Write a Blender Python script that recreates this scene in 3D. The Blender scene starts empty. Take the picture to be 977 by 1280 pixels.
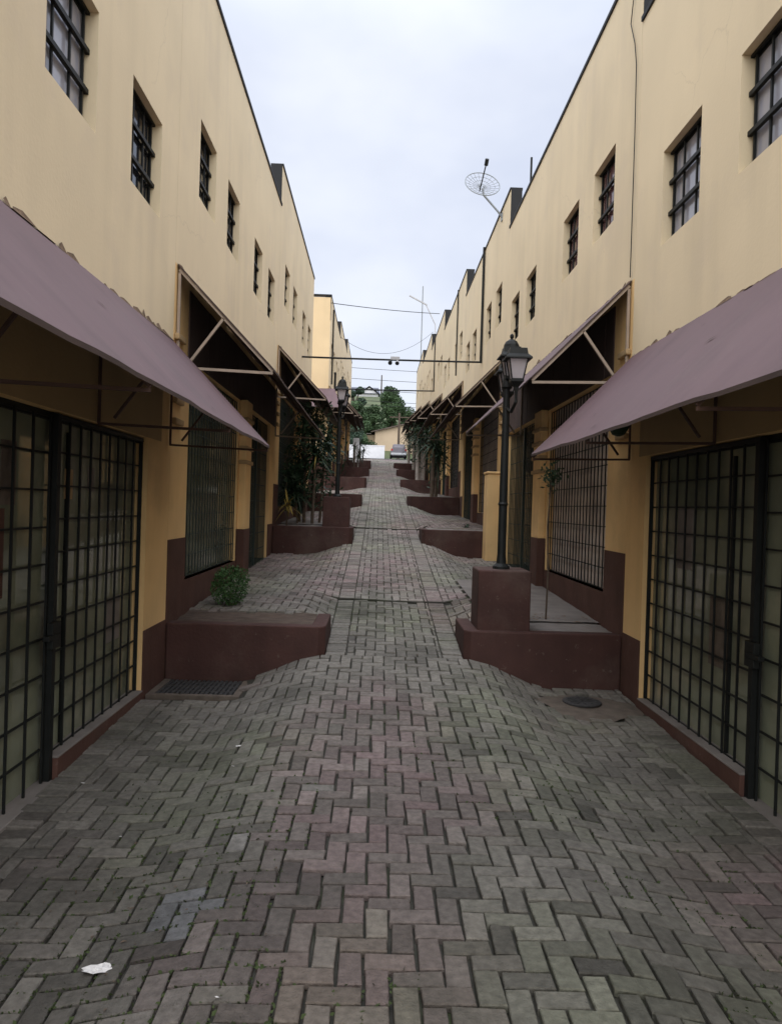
import bpy, math, random
from mathutils import Vector, Matrix
random.seed(7)
S = bpy.context.scene
COL = S.collection

# ------------------------------------------------------------------ camera, sky, sun, exposure
EYE = 1.67
yaw, pit, rol = 0.0176, 0.0058, 0.031
fw = Vector((math.sin(yaw)*math.cos(pit), math.cos(yaw)*math.cos(pit), -math.sin(pit)))
rt = Vector((math.cos(yaw), -math.sin(yaw), 0))
up = rt.cross(fw)
cr = rt*math.cos(rol) + up*math.sin(rol)
cu = up*math.cos(rol) - rt*math.sin(rol)
cam_d = bpy.data.cameras.new("camera")
cam = bpy.data.objects.new("camera", cam_d); COL.objects.link(cam)
cam.matrix_world = Matrix(((cr.x, cu.x, -fw.x, 0), (cr.y, cu.y, -fw.y, 0), (cr.z, cu.z, -fw.z, EYE), (0, 0, 0, 1)))
cam_d.sensor_fit = 'VERTICAL'; cam_d.sensor_height = 24; cam_d.lens = 24*950/1280
cam_d.clip_start = 0.05; cam_d.clip_end = 2000
S.camera = cam

SUN_EL, SUN_AZ = math.radians(38), math.radians(186)      # azimuth measured from +Y towards +X
w = bpy.data.worlds.new("World"); S.world = w; w.use_nodes = True
nt = w.node_tree; nt.nodes.clear()
def N(nt, t, **k):
    n = nt.nodes.new(t)
    for a, b in k.items(): setattr(n, a, b)
    return n
out = N(nt, 'ShaderNodeOutputWorld'); bg = N(nt, 'ShaderNodeBackground'); bg.inputs[1].default_value = 0.1
sky = N(nt, 'ShaderNodeTexSky', sky_type='NISHITA', sun_disc=False, sun_elevation=SUN_EL, sun_rotation=SUN_AZ)
tc = N(nt, 'ShaderNodeTexCoord'); mp = N(nt, 'ShaderNodeMapping'); mp.inputs['Scale'].default_value = (1.0, 1.0, 1.7)
mp.inputs['Location'].default_value = (0.35, 0.1, 0.2)
no = N(nt, 'ShaderNodeTexNoise'); no.inputs['Scale'].default_value = 1.9; no.inputs['Detail'].default_value = 5; no.inputs['Roughness'].default_value = .5
rp = N(nt, 'ShaderNodeValToRGB')
rp.color_ramp.elements[0].position = .32; rp.color_ramp.elements[0].color = (.57, .63, .79, 1)
rp.color_ramp.elements[1].position = .68; rp.color_ramp.elements[1].color = (.93, .96, 1.03, 1)
ml = N(nt, 'ShaderNodeMixRGB', blend_type='MULTIPLY'); ml.inputs[0].default_value = 1; sx = N(nt, 'ShaderNodeSeparateXYZ'); zr = N(nt, 'ShaderNodeMapRange', interpolation_type='SMOOTHSTEP')
zr.inputs[1].default_value = .48; zr.inputs[2].default_value = 1.0; zr.inputs[3].default_value = 7.0; zr.inputs[4].default_value = 21.5   # an overcast sky is brightest overhead
mx = N(nt, 'ShaderNodeMixRGB'); mx.inputs[0].default_value = .95
L = nt.links.new
L(tc.outputs['Generated'], mp.inputs[0]); L(mp.outputs[0], no.inputs[0]); L(no.outputs[0], rp.inputs[0]); L(rp.outputs[0], ml.inputs[1]); L(tc.outputs['Generated'], sx.inputs[0]); L(sx.outputs['Z'], zr.inputs[0]); L(zr.outputs[0], ml.inputs[2])
L(sky.outputs[0], mx.inputs[1]); L(ml.outputs[0], mx.inputs[2]); L(mx.outputs[0], bg.inputs[0]); L(bg.outputs[0], out.inputs[0])
sd = bpy.data.lights.new("sun", 'SUN'); sd.energy = 1.5; sd.angle = math.radians(90); sd.color = (1, .96, .9)
sun = bpy.data.objects.new("sun", sd); COL.objects.link(sun)
dirv = Vector((math.sin(SUN_AZ)*math.cos(SUN_EL), math.cos(SUN_AZ)*math.cos(SUN_EL), math.sin(SUN_EL)))
sun.rotation_euler = dirv.to_track_quat('Z', 'Y').to_euler()
sun.location = (0, 0, 30)
vs = S.view_settings; vs.view_transform = 'Standard'; vs.look = 'None'; vs.exposure = 0.68; vs.gamma = 1; vs.use_curve_mapping = False
S.cycles.max_bounces = 8; S.cycles.diffuse_bounces = 6; S.cycles.use_denoising = True

# ------------------------------------------------------------------ materials
MATS = {}
def mat(name, col, rough=.8, var=.12, scale=6, bump=.0, bscale=60, spec=.3, streak=0, stain=None, attr=None, metal=0, detail=4, stain_amt=.5, coat=0, crack=0, chips=0):
    """principled material whose colour varies with noise; streak adds vertical rain marks, stain a second colour in patches"""
    m = bpy.data.materials.new(name); m.use_nodes = True; MATS[name] = m
    nt = m.node_tree; L = nt.links.new
    b = nt.nodes['Principled BSDF']
    b.inputs['Roughness'].default_value = rough; b.inputs['Specular IOR Level'].default_value = spec; b.inputs['Metallic'].default_value = metal
    geo = N(nt, 'ShaderNodeNewGeometry')
    n1 = N(nt, 'ShaderNodeTexNoise'); n1.inputs['Scale'].default_value = scale; n1.inputs['Detail'].default_value = detail
    L(geo.outputs['Position'], n1.inputs[0])
    r = N(nt, 'ShaderNodeMapRange'); r.inputs[1].default_value = .25; r.inputs[2].default_value = .75
    r.inputs[3].default_value = 1-var; r.inputs[4].default_value = 1+var
    L(n1.outputs[0], r.inputs[0])
    mu = N(nt, 'ShaderNodeMixRGB', blend_type='MULTIPLY'); mu.inputs[0].default_value = 1
    if attr:
        a = N(nt, 'ShaderNodeAttribute'); a.attribute_name = attr; L(a.outputs[0], mu.inputs[1])
    else:
        mu.inputs[1].default_value = (*col, 1)
    L(r.outputs[0], mu.inputs[2])
    cur = mu.outputs[0]
    if streak:
        mpn = N(nt, 'ShaderNodeMapping'); mpn.inputs['Scale'].default_value = (3.1, 3.1, .16); L(geo.outputs['Position'], mpn.inputs[0])
        n2 = N(nt, 'ShaderNodeTexNoise'); n2.inputs['Scale'].default_value = 1.3; n2.inputs['Detail'].default_value = 5; L(mpn.outputs[0], n2.inputs[0])
        n2b = N(nt, 'ShaderNodeTexNoise'); n2b.inputs['Scale'].default_value = .55; n2b.inputs['Detail'].default_value = 3; L(geo.outputs['Position'], n2b.inputs[0])
        mm = N(nt, 'ShaderNodeMath', operation='MULTIPLY'); L(n2.outputs[0], mm.inputs[0]); L(n2b.outputs[0], mm.inputs[1])
        m4 = N(nt, 'ShaderNodeMath', operation='MULTIPLY'); L(mm.outputs[0], m4.inputs[0]); m4.inputs[1].default_value = 2.0
        r2 = N(nt, 'ShaderNodeMapRange'); r2.inputs[1].default_value = .45; r2.inputs[2].default_value = .8; r2.inputs[3].default_value = 1; r2.inputs[4].default_value = 1-streak
        L(m4.outputs[0], r2.inputs[0])
        m2 = N(nt, 'ShaderNodeMixRGB', blend_type='MULTIPLY'); m2.inputs[0].default_value = 1
        L(cur, m2.inputs[1]); L(r2.outputs[0], m2.inputs[2]); cur = m2.outputs[0]
    if stain:
        n3 = N(nt, 'ShaderNodeTexNoise'); n3.inputs['Scale'].default_value = 1.1; n3.inputs['Detail'].default_value = 7; n3.inputs['Roughness'].default_value = .65
        L(geo.outputs['Position'], n3.inputs[0])
        r3 = N(nt, 'ShaderNodeMapRange'); r3.inputs[1].default_value = .52; r3.inputs[2].default_value = .68; r3.inputs[3].default_value = 0; r3.inputs[4].default_value = stain_amt
        L(n3.outputs[0], r3.inputs[0])
        m3 = N(nt, 'ShaderNodeMixRGB'); L(r3.outputs[0], m3.inputs[0]); L(cur, m3.inputs[1]); m3.inputs[2].default_value = (*stain, 1); cur = m3.outputs[0]
    if crack:
        wn = N(nt, 'ShaderNodeTexNoise'); wn.inputs['Scale'].default_value = 3; wn.inputs['Detail'].default_value = 6; L(geo.outputs['Position'], wn.inputs[0])
        ad = N(nt, 'ShaderNodeMixRGB', blend_type='ADD'); ad.inputs[0].default_value = .35; L(geo.outputs['Position'], ad.inputs[1]); L(wn.outputs['Color'], ad.inputs[2])
        vo = N(nt, 'ShaderNodeTexVoronoi', feature='DISTANCE_TO_EDGE'); vo.inputs['Scale'].default_value = .42; L(ad.outputs[0], vo.inputs['Vector'])
        cr_ = N(nt, 'ShaderNodeMapRange'); cr_.inputs[1].default_value = .0008; cr_.inputs[2].default_value = .003; cr_.inputs[3].default_value = crack; cr_.inputs[4].default_value = 0
        L(vo.outputs['Distance'], cr_.inputs[0])
        km = N(nt, 'ShaderNodeTexNoise'); km.inputs['Scale'].default_value = .45; L(geo.outputs['Position'], km.inputs[0])
        kr = N(nt, 'ShaderNodeMapRange'); kr.inputs[1].default_value = .50; kr.inputs[2].default_value = .58; L(km.outputs[0], kr.inputs[0])
        kk = N(nt, 'ShaderNodeMath', operation='MULTIPLY'); L(cr_.outputs[0], kk.inputs[0]); L(kr.outputs[0], kk.inputs[1])
        m5 = N(nt, 'ShaderNodeMixRGB'); L(kk.outputs[0], m5.inputs[0]); L(cur, m5.inputs[1]); m5.inputs[2].default_value = (.22, .17, .11, 1); cur = m5.outputs[0]
    if chips:
        cn = N(nt, 'ShaderNodeTexNoise'); cn.inputs['Scale'].default_value = 14; cn.inputs['Detail'].default_value = 8; cn.inputs['Roughness'].default_value = .7; L(geo.outputs['Position'], cn.inputs[0])
        c2 = N(nt, 'ShaderNodeMapRange'); c2.inputs[1].default_value = .63; c2.inputs[2].default_value = .66; L(cn.outputs[0], c2.inputs[0])
        c3 = N(nt, 'ShaderNodeMath', operation='MULTIPLY'); L(c2.outputs[0], c3.inputs[0]); c3.inputs[1].default_value = chips
        m6 = N(nt, 'ShaderNodeMixRGB'); L(c3.outputs[0], m6.inputs[0]); L(cur, m6.inputs[1]); m6.inputs[2].default_value = (.19, .16, .14, 1); cur = m6.outputs[0]
    L(cur, b.inputs['Base Color'])
    if bump:
        n4 = N(nt, 'ShaderNodeTexNoise'); n4.inputs['Scale'].default_value = bscale; n4.inputs['Detail'].default_value = 5; L(geo.outputs['Position'], n4.inputs[0])
        bp = N(nt, 'ShaderNodeBump'); bp.inputs['Strength'].default_value = bump; bp.inputs['Distance'].default_value = .01
        L(n4.outputs[0], bp.inputs['Height']); L(bp.outputs[0], b.inputs['Normal'])
    return m
CREAM = mat('cream plaster', (.755, .63, .425), .9, .06, .9, .12, 35, streak=.07, stain=(.66, .55, .40), stain_amt=.45, crack=.12)
OCHRE_WALL = mat('ochre end wall', (.72, .55, .33), .9, .06, 1.2, .2, 35, streak=.08)
OCHRE = mat('ochre plaster', (.78, .53, .25), .85, .08, 2, .25, 40, streak=.10, stain=(.5, .34, .17), stain_amt=.4)
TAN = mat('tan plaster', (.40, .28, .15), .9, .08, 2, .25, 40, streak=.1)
BROWN = mat('brown masonry paint', (.062, .029, .024), .8, .22, 3, .45, 35, streak=.25, stain=(.12, .085, .07), stain_amt=.45, chips=.3)
DADO = mat('brown dado paint', (.092, .045, .034), .8, .2, 3, .4, 35, streak=.2, stain=(.14, .09, .07), stain_amt=.4, chips=.3)
BLACK = mat('black bitumen', (.014, .015, .017), .7, .2, 4)
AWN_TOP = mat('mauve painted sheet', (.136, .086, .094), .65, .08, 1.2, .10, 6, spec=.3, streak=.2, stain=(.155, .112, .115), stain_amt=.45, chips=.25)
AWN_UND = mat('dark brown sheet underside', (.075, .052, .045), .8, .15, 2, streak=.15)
TANBAR = mat('tan painted steel', (.34, .275, .215), .6, .15, 8)
RUSTBAR = mat('brown painted steel', (.075, .04, .03), .6, .2, 8)
IRON = mat('black painted iron', (.010, .0115, .011), .55, .3, 9, spec=.25)
IRONG = mat('dark green iron', (.022, .035, .028), .5, .25, 9, spec=.4)
GLASS = mat('dim shop glass', (.20, .215, .155), .06, .5, 1.3, spec=.5, stain=(.36, .34, .26), stain_amt=.85)
GLASSD = mat('dark window glass', (.02, .022, .026), .08, .3, 2, spec=.5)
CURTAIN = mat('pane with white curtain', (.34, .34, .38), .12, .2, 3, spec=.5)
CURTAINR = mat('pane with faded red curtain', (.13, .07, .075), .12, .3, 3, spec=.5)
INNER = mat('shop interior plaster', (.55, .47, .42), .8, .3, 2, stain=(.7, .66, .6), stain_amt=.6)
CEMENT = mat('weathered cement', (.20, .18, .165), .9, .2, 4, .4, 30, stain=(.11, .095, .08), stain_amt=.6)
SOIL = mat('soil bed', (.085, .062, .048), .95, .35, 9, .6, 25)
MORTAR = mat('crumbled mortar', (.17, .115, .075), .95, .4, 25, .6, 60)
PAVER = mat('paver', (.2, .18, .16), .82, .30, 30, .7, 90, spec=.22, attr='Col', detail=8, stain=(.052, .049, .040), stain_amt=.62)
JOINT = mat('joint earth', (.042, .04, .032), .95, .35, 12, .5, 60, stain=(.045, .062, .022), stain_amt=.85)
ASPH = mat('asphalt', (.10, .098, .098), .9, .15, 3, .3, 60)
GRASS = mat('hillside grass', (.085, .105, .05), .9, .3, .25, stain=(.15, .13, .08), stain_amt=.5)
LEAF = mat('leaf green', (.045, .10, .03), .6, .45, 2.2)
MOSS = mat('moss', (.040, .056, .020), .95, .4, 6)
LEAFD = mat('dark leaf', (.022, .045, .022), .55, .4, 3)
LEAFT = mat('tree leaf', (.058, .10, .042), .7, .5, .6)
LEAFT2 = mat('blue green tree leaf', (.052, .085, .055), .7, .5, .5)
LEAFY = mat('yellowed leaf', (.26, .19, .04), .7, .3, 4)
BARK = mat('bark', (.10, .075, .055), .9, .3, 12, .5, 40)
BARKP = mat('pale trunk', (.33, .29, .26), .9, .2, 12, .4, 40)
WHITE = mat('white paint', (.74, .74, .76), .6, .05, 3)
PAPER = mat('paper', (.62, .61, .60), .8, .05, 20)
FROST = mat('frosted lantern glass', (.44, .41, .43), .3, .1, 6, spec=.4)
GALV = mat('galvanised steel', (.26, .28, .29), .5, .12, 8, metal=.4)
LGREY = mat('light grey enamel', (.45, .46, .48), .5, .1, 8)
BEIGE = mat('beige house wall', (.55, .43, .30), .9, .08, .6)
TILE = mat('old roof tile', (.13, .10, .085), .9, .25, 2)
SLATE = mat('slate roof', (.11, .115, .14), .8, .15, 1)
CARP = mat('dark silver car paint', (.12, .11, .13), .3, .06, 3, spec=.6)
RUB = mat('black rubber', (.015, .015, .015), .8, .1, 5)
REDL = mat('red lamp lens', (.4, .02, .02), .3, .05, 5)
DRAIN = mat('cast iron', (.045, .044, .044), .75, .3, 20, .5, 60)
SAND = mat('sandy mortar patch', (.125, .102, .083), .95, .28, 10, .5, 60, stain=(.085, .075, .06), stain_amt=.5)

# ------------------------------------------------------------------ mesh helper
class MB:
    def __init__(s): s.v = []; s.f = []; s.m = []; s.c = []
    def quad(s, pts, m=0, c=None):
        i = len(s.v); s.v += [tuple(p) for p in pts]; s.f.append(tuple(range(i, i+len(pts)))); s.m.append(m); s.c.append(c)
        return s
    def box(s, x0, x1, y0, y1, z0, z1, m=0):
        if x0 > x1: x0, x1 = x1, x0
        if y0 > y1: y0, y1 = y1, y0
        if z0 > z1: z0, z1 = z1, z0
        i = len(s.v)
        s.v += [(x0,y0,z0),(x1,y0,z0),(x1,y1,z0),(x0,y1,z0),(x0,y0,z1),(x1,y0,z1),(x1,y1,z1),(x0,y1,z1)]
        for q in ((0,3,2,1),(4,5,6,7),(0,1,5,4),(1,2,6,5),(2,3,7,6),(3,0,4,7)):
            s.f.append(tuple(i+k for k in q)); s.m.append(m); s.c.append(None)
        return s
    def bar(s, p, q, w, h=None, m=0):
        p, q = Vector(p), Vector(q); h = h or w; d = (q-p).normalized()
        a = Vector((0,0,1)) if abs(d.z) < .95 else Vector((0,1,0))
        u = d.cross(a).normalized(); v = u.cross(d)
        i = len(s.v)
        for e in (p, q):
            for su, sv in ((-1,-1),(1,-1),(1,1),(-1,1)): s.v.append(tuple(e+u*su*w/2+v*sv*h/2))
        for k in ((0,1,2,3),(7,6,5,4),(0,4,5,1),(1,5,6,2),(2,6,7,3),(3,7,4,0)):
            s.f.append(tuple(i+j for j in k)); s.m.append(m); s.c.append(None)
        return s
    def tube(s, pts, r, n=6, m=0, r2=None):
        pts = [Vector(p) for p in pts]; base = len(s.v)
        for k, p in enumerate(pts):
            d = (pts[min(k+1, len(pts)-1)]-pts[max(k-1, 0)]).normalized()
            a = Vector((0,0,1)) if abs(d.z) < .9 else Vector((1,0,0))
            u = d.cross(a).normalized(); v = u.cross(d)
            rr = r if r2 is None else r+(r2-r)*k/max(1, len(pts)-1)
            for j in range(n):
                t = 2*math.pi*j/n; s.v.append(tuple(p+(u*math.cos(t)+v*math.sin(t))*rr))
        for k in range(len(pts)-1):
            for j in range(n):
                s.f.append((base+k*n+j, base+k*n+(j+1)%n, base+(k+1)*n+(j+1)%n, base+(k+1)*n+j)); s.m.append(m); s.c.append(None)
        s.f.append(tuple(base+j for j in range(n))[::-1]); s.m.append(m); s.c.append(None)
        e = base+(len(pts)-1)*n
        s.f.append(tuple(e+j for j in range(n))); s.m.append(m); s.c.append(None)
        return s
    def lathe(s, prof, cx, cy, n=12, m=0, rot=0):
        base = len(s.v)
        for r, z in prof:
            for j in range(n):
                t = 2*math.pi*j/n+rot; s.v.append((cx+r*math.cos(t), cy+r*math.sin(t), z))
        for k in range(len(prof)-1):
            for j in range(n):
                s.f.append((base+k*n+j, base+k*n+(j+1)%n, base+(k+1)*n+(j+1)%n, base+(k+1)*n+j)); s.m.append(m); s.c.append(None)
        s.f.append(tuple(base+j for j in range(n))[::-1]); s.m.append(m); s.c.append(None)
        e = base+(len(prof)-1)*n
        s.f.append(tuple(e+j for j in range(n))); s.m.append(m); s.c.append(None)
        return s
    def leaf(s, p, size, asp=.5, m=0, flat=.0):
        d = Vector((random.gauss(0,1), random.gauss(0,1), random.gauss(0,1)*(1-flat))).normalized()
        a = Vector((random.gauss(0,1), random.gauss(0,1), random.gauss(0,1)))
        u = d.cross(a).normalized(); p = Vector(p); l = d*size/2; b = u*size*asp/2
        return s.quad((p-l, p+b*.9-l*.1, p+l, p-b*.9-l*.1), m)
    def frond(s, p, az, el, length, width, droop, m=0, seg=5):
        p = Vector(p); h = Vector((math.cos(az), math.sin(az), 0)); side = Vector((-math.sin(az), math.cos(az), 0))
        prev = None
        for k in range(seg+1):
            t = k/seg
            c = p + h*(length*t*math.cos(el)) + Vector((0,0,1))*(length*t*math.sin(el) - droop*length*t*t)
            wd = width*(1-t)**.6*(.55+.9*min(t*3, 1)*.5)
            cur = (c-side*wd/2, c+side*wd/2)
            if prev: s.quad((prev[0], prev[1], cur[1], cur[0]), m)
            prev = cur
        return s
    def build(s, name, mats, parent=None, origin=None, bevel=0, smooth=False):
        if not isinstance(mats, (list, tuple)): mats = [mats]
        o3 = Vector(origin) if origin is not None else (root_loc(parent) if parent else Vector((0,0,0)))
        me = bpy.data.meshes.new(name)
        me.from_pydata([(x-o3.x, y-o3.y, z-o3.z) for x, y, z in s.v], [], s.f)
        for m_ in mats: me.materials.append(m_)
        if len(mats) > 1: me.polygons.foreach_set('material_index', s.m)
        if smooth: me.polygons.foreach_set('use_smooth', [True]*len(s.f))
        me.update()
        o = bpy.data.objects.new(name, me); COL.objects.link(o)
        if parent: o.parent = parent
        else: o.location = o3
        if bevel:
            b = o.modifiers.new('bevel', 'BEVEL'); b.width = bevel; b.segments = 2; b.limit_method = 'ANGLE'
        return o
def root_loc(o):
    while o.parent: o = o.parent
    return Vector(o.location)
def tag(o, label, cat, group=None, kind=None):
    if label: o['label'] = label
    if cat: o['category'] = cat
    if group: o['group'] = group
    if kind: o['kind'] = kind
    return o
def thing(name, loc, label, cat, group=None):
    o = bpy.data.objects.new(name, None); COL.objects.link(o); o.location = loc; o.empty_display_size = .2
    return tag(o, label, cat, group)
def struct(o): o['kind'] = 'structure'; return o
def copy_tree(o, parent=None):
    c = o.copy(); COL.objects.link(c); c.parent = parent
    for ch in list(o.children): copy_tree(ch, c)
    return c

# ------------------------------------------------------------------ the lie of the land
XL, XR = -1.97, 2.37                     # the two facade planes
RL, RR = -.46, .86                       # road edges between the planters
UL, UR = 7.1, 7.4                        # length of one house
def zc(Y):                               # middle of the alley
    t = Y-4.6; sp = math.log1p(math.exp(t*2))/2 if t < 15 else t
    if Y <= 58: return .02*max(t, -6)+.08*sp
    return zc(58)+.065*(min(Y, 88)-58)
def unit(side, Y):
    Lu = UR if side > 0 else UL
    return math.floor((Y-7.2)/Lu)+1
def ystart(side, k): return 7.2+(k-1)*(UR if side > 0 else UL)
def zb(k): return -.25+.75*k
def zs(side, Y, k=None):                 # strip in front of the shops
    k = unit(side, Y) if k is None else k; Lu = UR if side > 0 else UL
    if k > 6 or Y > 51: return zc(Y)-.02
    if k < 0: return -.5
    return zb(k)+.25*(Y-ystart(side, k))/Lu
def sm(t): t = max(0, min(1, t)); return t*t*(3-2*t)
def zg(X, Y, lag=0):
    c = zc(Y); side = 1 if X > (RL+RR)/2 else -1
    s_ = zs(side, Y, unit(side, Y-lag) if lag else None); dx = X-RR if side > 0 else RL-X
    wdt = .35 if s_ > c+.02 else .85
    return c+(s_-c)*sm(dx/wdt)

# ground sheet to the horizon (its strip under the alley lies below the paving)
g = MB()
def terr(X, Y):
    base = zc(max(Y, -2))
    if Y > 88:
        h = max(0, 1-(X-2)/9) if X > 2 else 1
        base += (Y-88)*.26*h if Y < 150 else 62*.26*h
    if abs(X) > 3 and Y < 60: base -= .3
    return base - (.45 if Y < 60 else .0)
xs = [-900,-400,-200,-120,-80,-60,-45,-35,-25,-18,-12,-8,-5,-3,-1.5,0,1.5,3,5,6.5,8,9.5,11,13,18,25,32,40,50,70,120,200,400,900]
ys = [-600,-200,-60,-20,-6,0,4,8,14,20,30,40,50,57.9,60.1,64,70,76,82,88,94,100,108,116,124,132,140,150,170,220,400,900]
for i in range(len(xs)-1):
    for j in range(len(ys)-1):
        q = [(xs[i],ys[j]),(xs[i+1],ys[j]),(xs[i+1],ys[j+1]),(xs[i],ys[j+1])]
        g.quad([(x, y, terr(x, y)) for x, y in q], 0 if ys[j] > 86 or abs(xs[i]) > 70 else 1)
struct(g.build('ground', [GRASS, JOINT]))
# cross street beyond the crest
g = MB()
for j in range(14):
    y0, y1 = 58.3+j*2.1, 58.3+(j+1)*2.1
    g.quad([(-40,y0,zc(y0)+.03),(40,y0,zc(y0)+.03),(40,y1,zc(y1)+.03),(-40,y1,zc(y1)+.03)])
struct(g.build('street', ASPH))
# earth bed under the pavers
ybreak = sorted(set([round(-3+.3*i, 3) for i in range(205)]))
for sd_ in (-1, 1):
    for k in range(1, 8): ybreak += [ystart(sd_, k)+.10, ystart(sd_, k)+.102]
ybreak = sorted(y for y in ybreak if y <= 58.4)
xg = [XL-.3, XL, -1.6, -1.31, -1.1, -.95, -.81, -.7, -.6, RL, -.2, .2, .6, RR, .98, 1.1, 1.21, 1.4, 1.55, 1.72, 2.0, XR, XR+.3]
g = MB(); idx = {}
def jump(Y): return Y
for j, y in enumerate(ybreak):
    for i, x in enumerate(xg):
        g.v.append((x, y, zg(x, y, .101)-.030)); idx[i, j] = len(g.v)-1
for j in range(len(ybreak)-1):
    for i in range(len(xg)-1):
        g.f.append((idx[i,j], idx[i+1,j], idx[i+1,j+1], idx[i,j+1])); g.m.append(0); g.c.append(None)
struct(g.build('path_bed', JOINT, smooth=False))

# ------------------------------------------------------------------ planters: (side, k, depth)
PL = []
for k in range(1, 8):
    if k < 7 or True:
        PL.append((-1, k, {1: .9, 2: 1.0}.get(k, 1.0)))
        PL.append((1, k, {1: .85}.get(k, 1.0)))
PL = [p for p in PL if p[1] <= 6]
def in_planter(x, y):
    if x > 1.18 and 8.0 < y < 11.1: return True             # cement terrace behind the lamp planter
    if x < -.95 and ystart(-1, 2)+.9 < y < ystart(-1, 2)+2.2: return True
    for s_, k, dp in PL:
        y0 = ystart(s_, k)
        if y0-.02 < y < y0+dp and ((s_ < 0 and x < RL+.01) or (s_ > 0 and x > RR-.01)): return True
    return False

# ------------------------------------------------------------------ pavers, every one a real block in one paving mesh
pv = MB(); pcol = []
def h2(a, b, s=0):
    r = math.sin(a*127.1+b*311.7+s*74.7)*43758.5453; return r-math.floor(r)
def vnoise(x, y, s=0):
    xi, yi = math.floor(x), math.floor(y); fx, fy = sm(x-xi), sm(y-yi)
    return (h2(xi,yi,s)*(1-fx)+h2(xi+1,yi,s)*fx)*(1-fy)+(h2(xi,yi+1,s)*(1-fx)+h2(xi+1,yi+1,s)*fx)*fy
def fbm(x, y, s=0): return .55*vnoise(x,y,s)+.3*vnoise(x*2.1,y*2.1,s+1)+.15*vnoise(x*4.3,y*4.3,s+2)
def brick(x0, x1, y0, y1):
    if x1-x0 < .035 or y1-y0 < .035: return
    cx, cy = (x0+x1)/2, (y0+y1)/2
    if in_planter(cx, cy) : return
    if (cx-1.92)**2/.20+(cy-6.62)**2/.13 < 1 : return          # mortar patch by the drain
    if -2 < cx < -1.13 and 6.55 < cy < 7.2: return               # drain grate
    if abs(cy-9.56+.05*math.sin(cx*3)) < .05 and -.7 < cx < 1.0: return
    if abs(cy-16.6) < .06 and -.8 < cx < 1.2: return
    gp = .0045+random.random()*.0035; bv = .0035
    dz = random.gauss(0, .0028); tx, ty = random.gauss(0, .017), random.gauss(0, .017)
    jx, jy = random.gauss(0, .0012), random.gauss(0, .0012)
    a = random.gauss(0, .006)
    def P(x, y, h):
        rx, ry = x-cx, y-cy
        return (cx+rx-ry*a+jx, cy+ry+rx*a+jy, zg(x, y)+dz+rx*tx+ry*ty+h)
    X0, X1, Y0, Y1 = x0+gp, x1-gp, y0+gp, y1-gp
    q_ = lambda: random.gauss(0, .0023)
    o = [(X0+q_(),Y0+q_()),(X1+q_(),Y0+q_()),(X1+q_(),Y1+q_()),(X0+q_(),Y1+q_())]
    n_ = [(o[0][0]+bv,o[0][1]+bv),(o[1][0]-bv,o[1][1]+bv),(o[2][0]-bv,o[2][1]-bv),(o[3][0]+bv,o[3][1]-bv)]
    i = len(pv.v)
    pv.v += [P(x, y, -.03) for x, y in o]+[P(x, y, -.005) for x, y in o]+[P(x, y, 0) for x, y in n_]
    fs = [(i+8,i+9,i+10,i+11)]+[(i+4+k, i+4+(k+1)%4, i+8+(k+1)%4, i+8+k) for k in range(4)]+[(i+k, i+(k+1)%4, i+4+(k+1)%4, i+4+k) for k in range(4)]
    pv.f += fs
    base = random.gauss(.108+.050*sm((cy-3.0)/4), .016) if cy < 9.6 else random.gauss(.205, .022)  # base lightens up the alley: brighter open-sky light put into the brick colour
    red = max(0, min(1, (fbm(cx*.9+3, cy*.55, 5)-.41)*5))*.9*(random.random()*.7+.3)
    mossy = max(0, min(1, (fbm(cx*1.1, cy*.8, 11)-.42)*4))*(.1+.5*random.random())
    worn = max(0, min(1, (fbm(cx*2.3, cy*2.3, 21)-.55)*4))
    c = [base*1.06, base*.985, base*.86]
    c = [c[0]*(1+.16*red), c[1]*(1-.08*red), c[2]*(1+.02*red)]
    c = [c[0]*(1-.10*mossy), c[1]*(1+.04*mossy), c[2]*(1-.22*mossy)]
    kf = 1-.22*worn
    if random.random() < .04: kf *= .72
    if random.random() < .015: kf *= 1.35
    if ((cx+.78)/.16)**2+((cy-3.2)/.17)**2 < 1: c = [c0_*random.choice((.95, 1.0, 1.35, 1.7)) for c0_ in (base, base, base*1.02)]; c = [sum(c)/3]*3; kf = 1      # replaced blocks
    if ((cx+.67)/.11)**2+((cy-3.8)/.06)**2 < 1: c = [.175, .165, .15]; kf = 1
    if ((cx+.30)/.14)**2+((cy-4.45)/.12)**2 < 1: c = [.15, .14, .125]; kf = 1
    # one colour for all faces of the block
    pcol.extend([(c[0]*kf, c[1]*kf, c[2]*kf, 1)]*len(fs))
def herring(xa, xb, ya, yb, u=.1, ox=0., oy=0.):
    ni0, ni1 = math.floor((xa-ox)/u)-2, math.ceil((xb-ox)/u)+2
    nj0, nj1 = math.floor((ya-oy)/u)-2, math.ceil((yb-oy)/u)+2
    for i in range(ni0, ni1):
        for j in range(nj0, nj1):
            k = (i+j) % 4
            if k == 0: r = (i, i+2, j, j+1)
            elif k == 2: r = (i, i+1, j, j+2)
            else: continue
            x0, x1, y0, y1 = ox+r[0]*u, ox+r[1]*u, oy+r[2]*u, oy+r[3]*u
            brick(max(x0, xa), min(x1, xb), max(y0, ya), min(y1, yb))
def stack(xa, xb, ya, yb, along=False):
    y = ya
    while y < yb-.02:
        if along:
            x = xa
            while x < xb-.02: brick(x, min(x+.1, xb), y, min(y+.2, yb)); x += .1
            y += .2
        else:
            x = xa
            while x < xb-.02: brick(x, min(x+.2, xb), y, min(y+.1, yb)); x += .2
            y += .1
stack(XL, XL+.2, .6, 6.5); stack(XR-.22, XR-.02, .6, 6.5)
herring(XL+.2, XR-.22, .6, 6.5)
herring(XL+.2, XR-.02, 6.5, 7.2)
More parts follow.
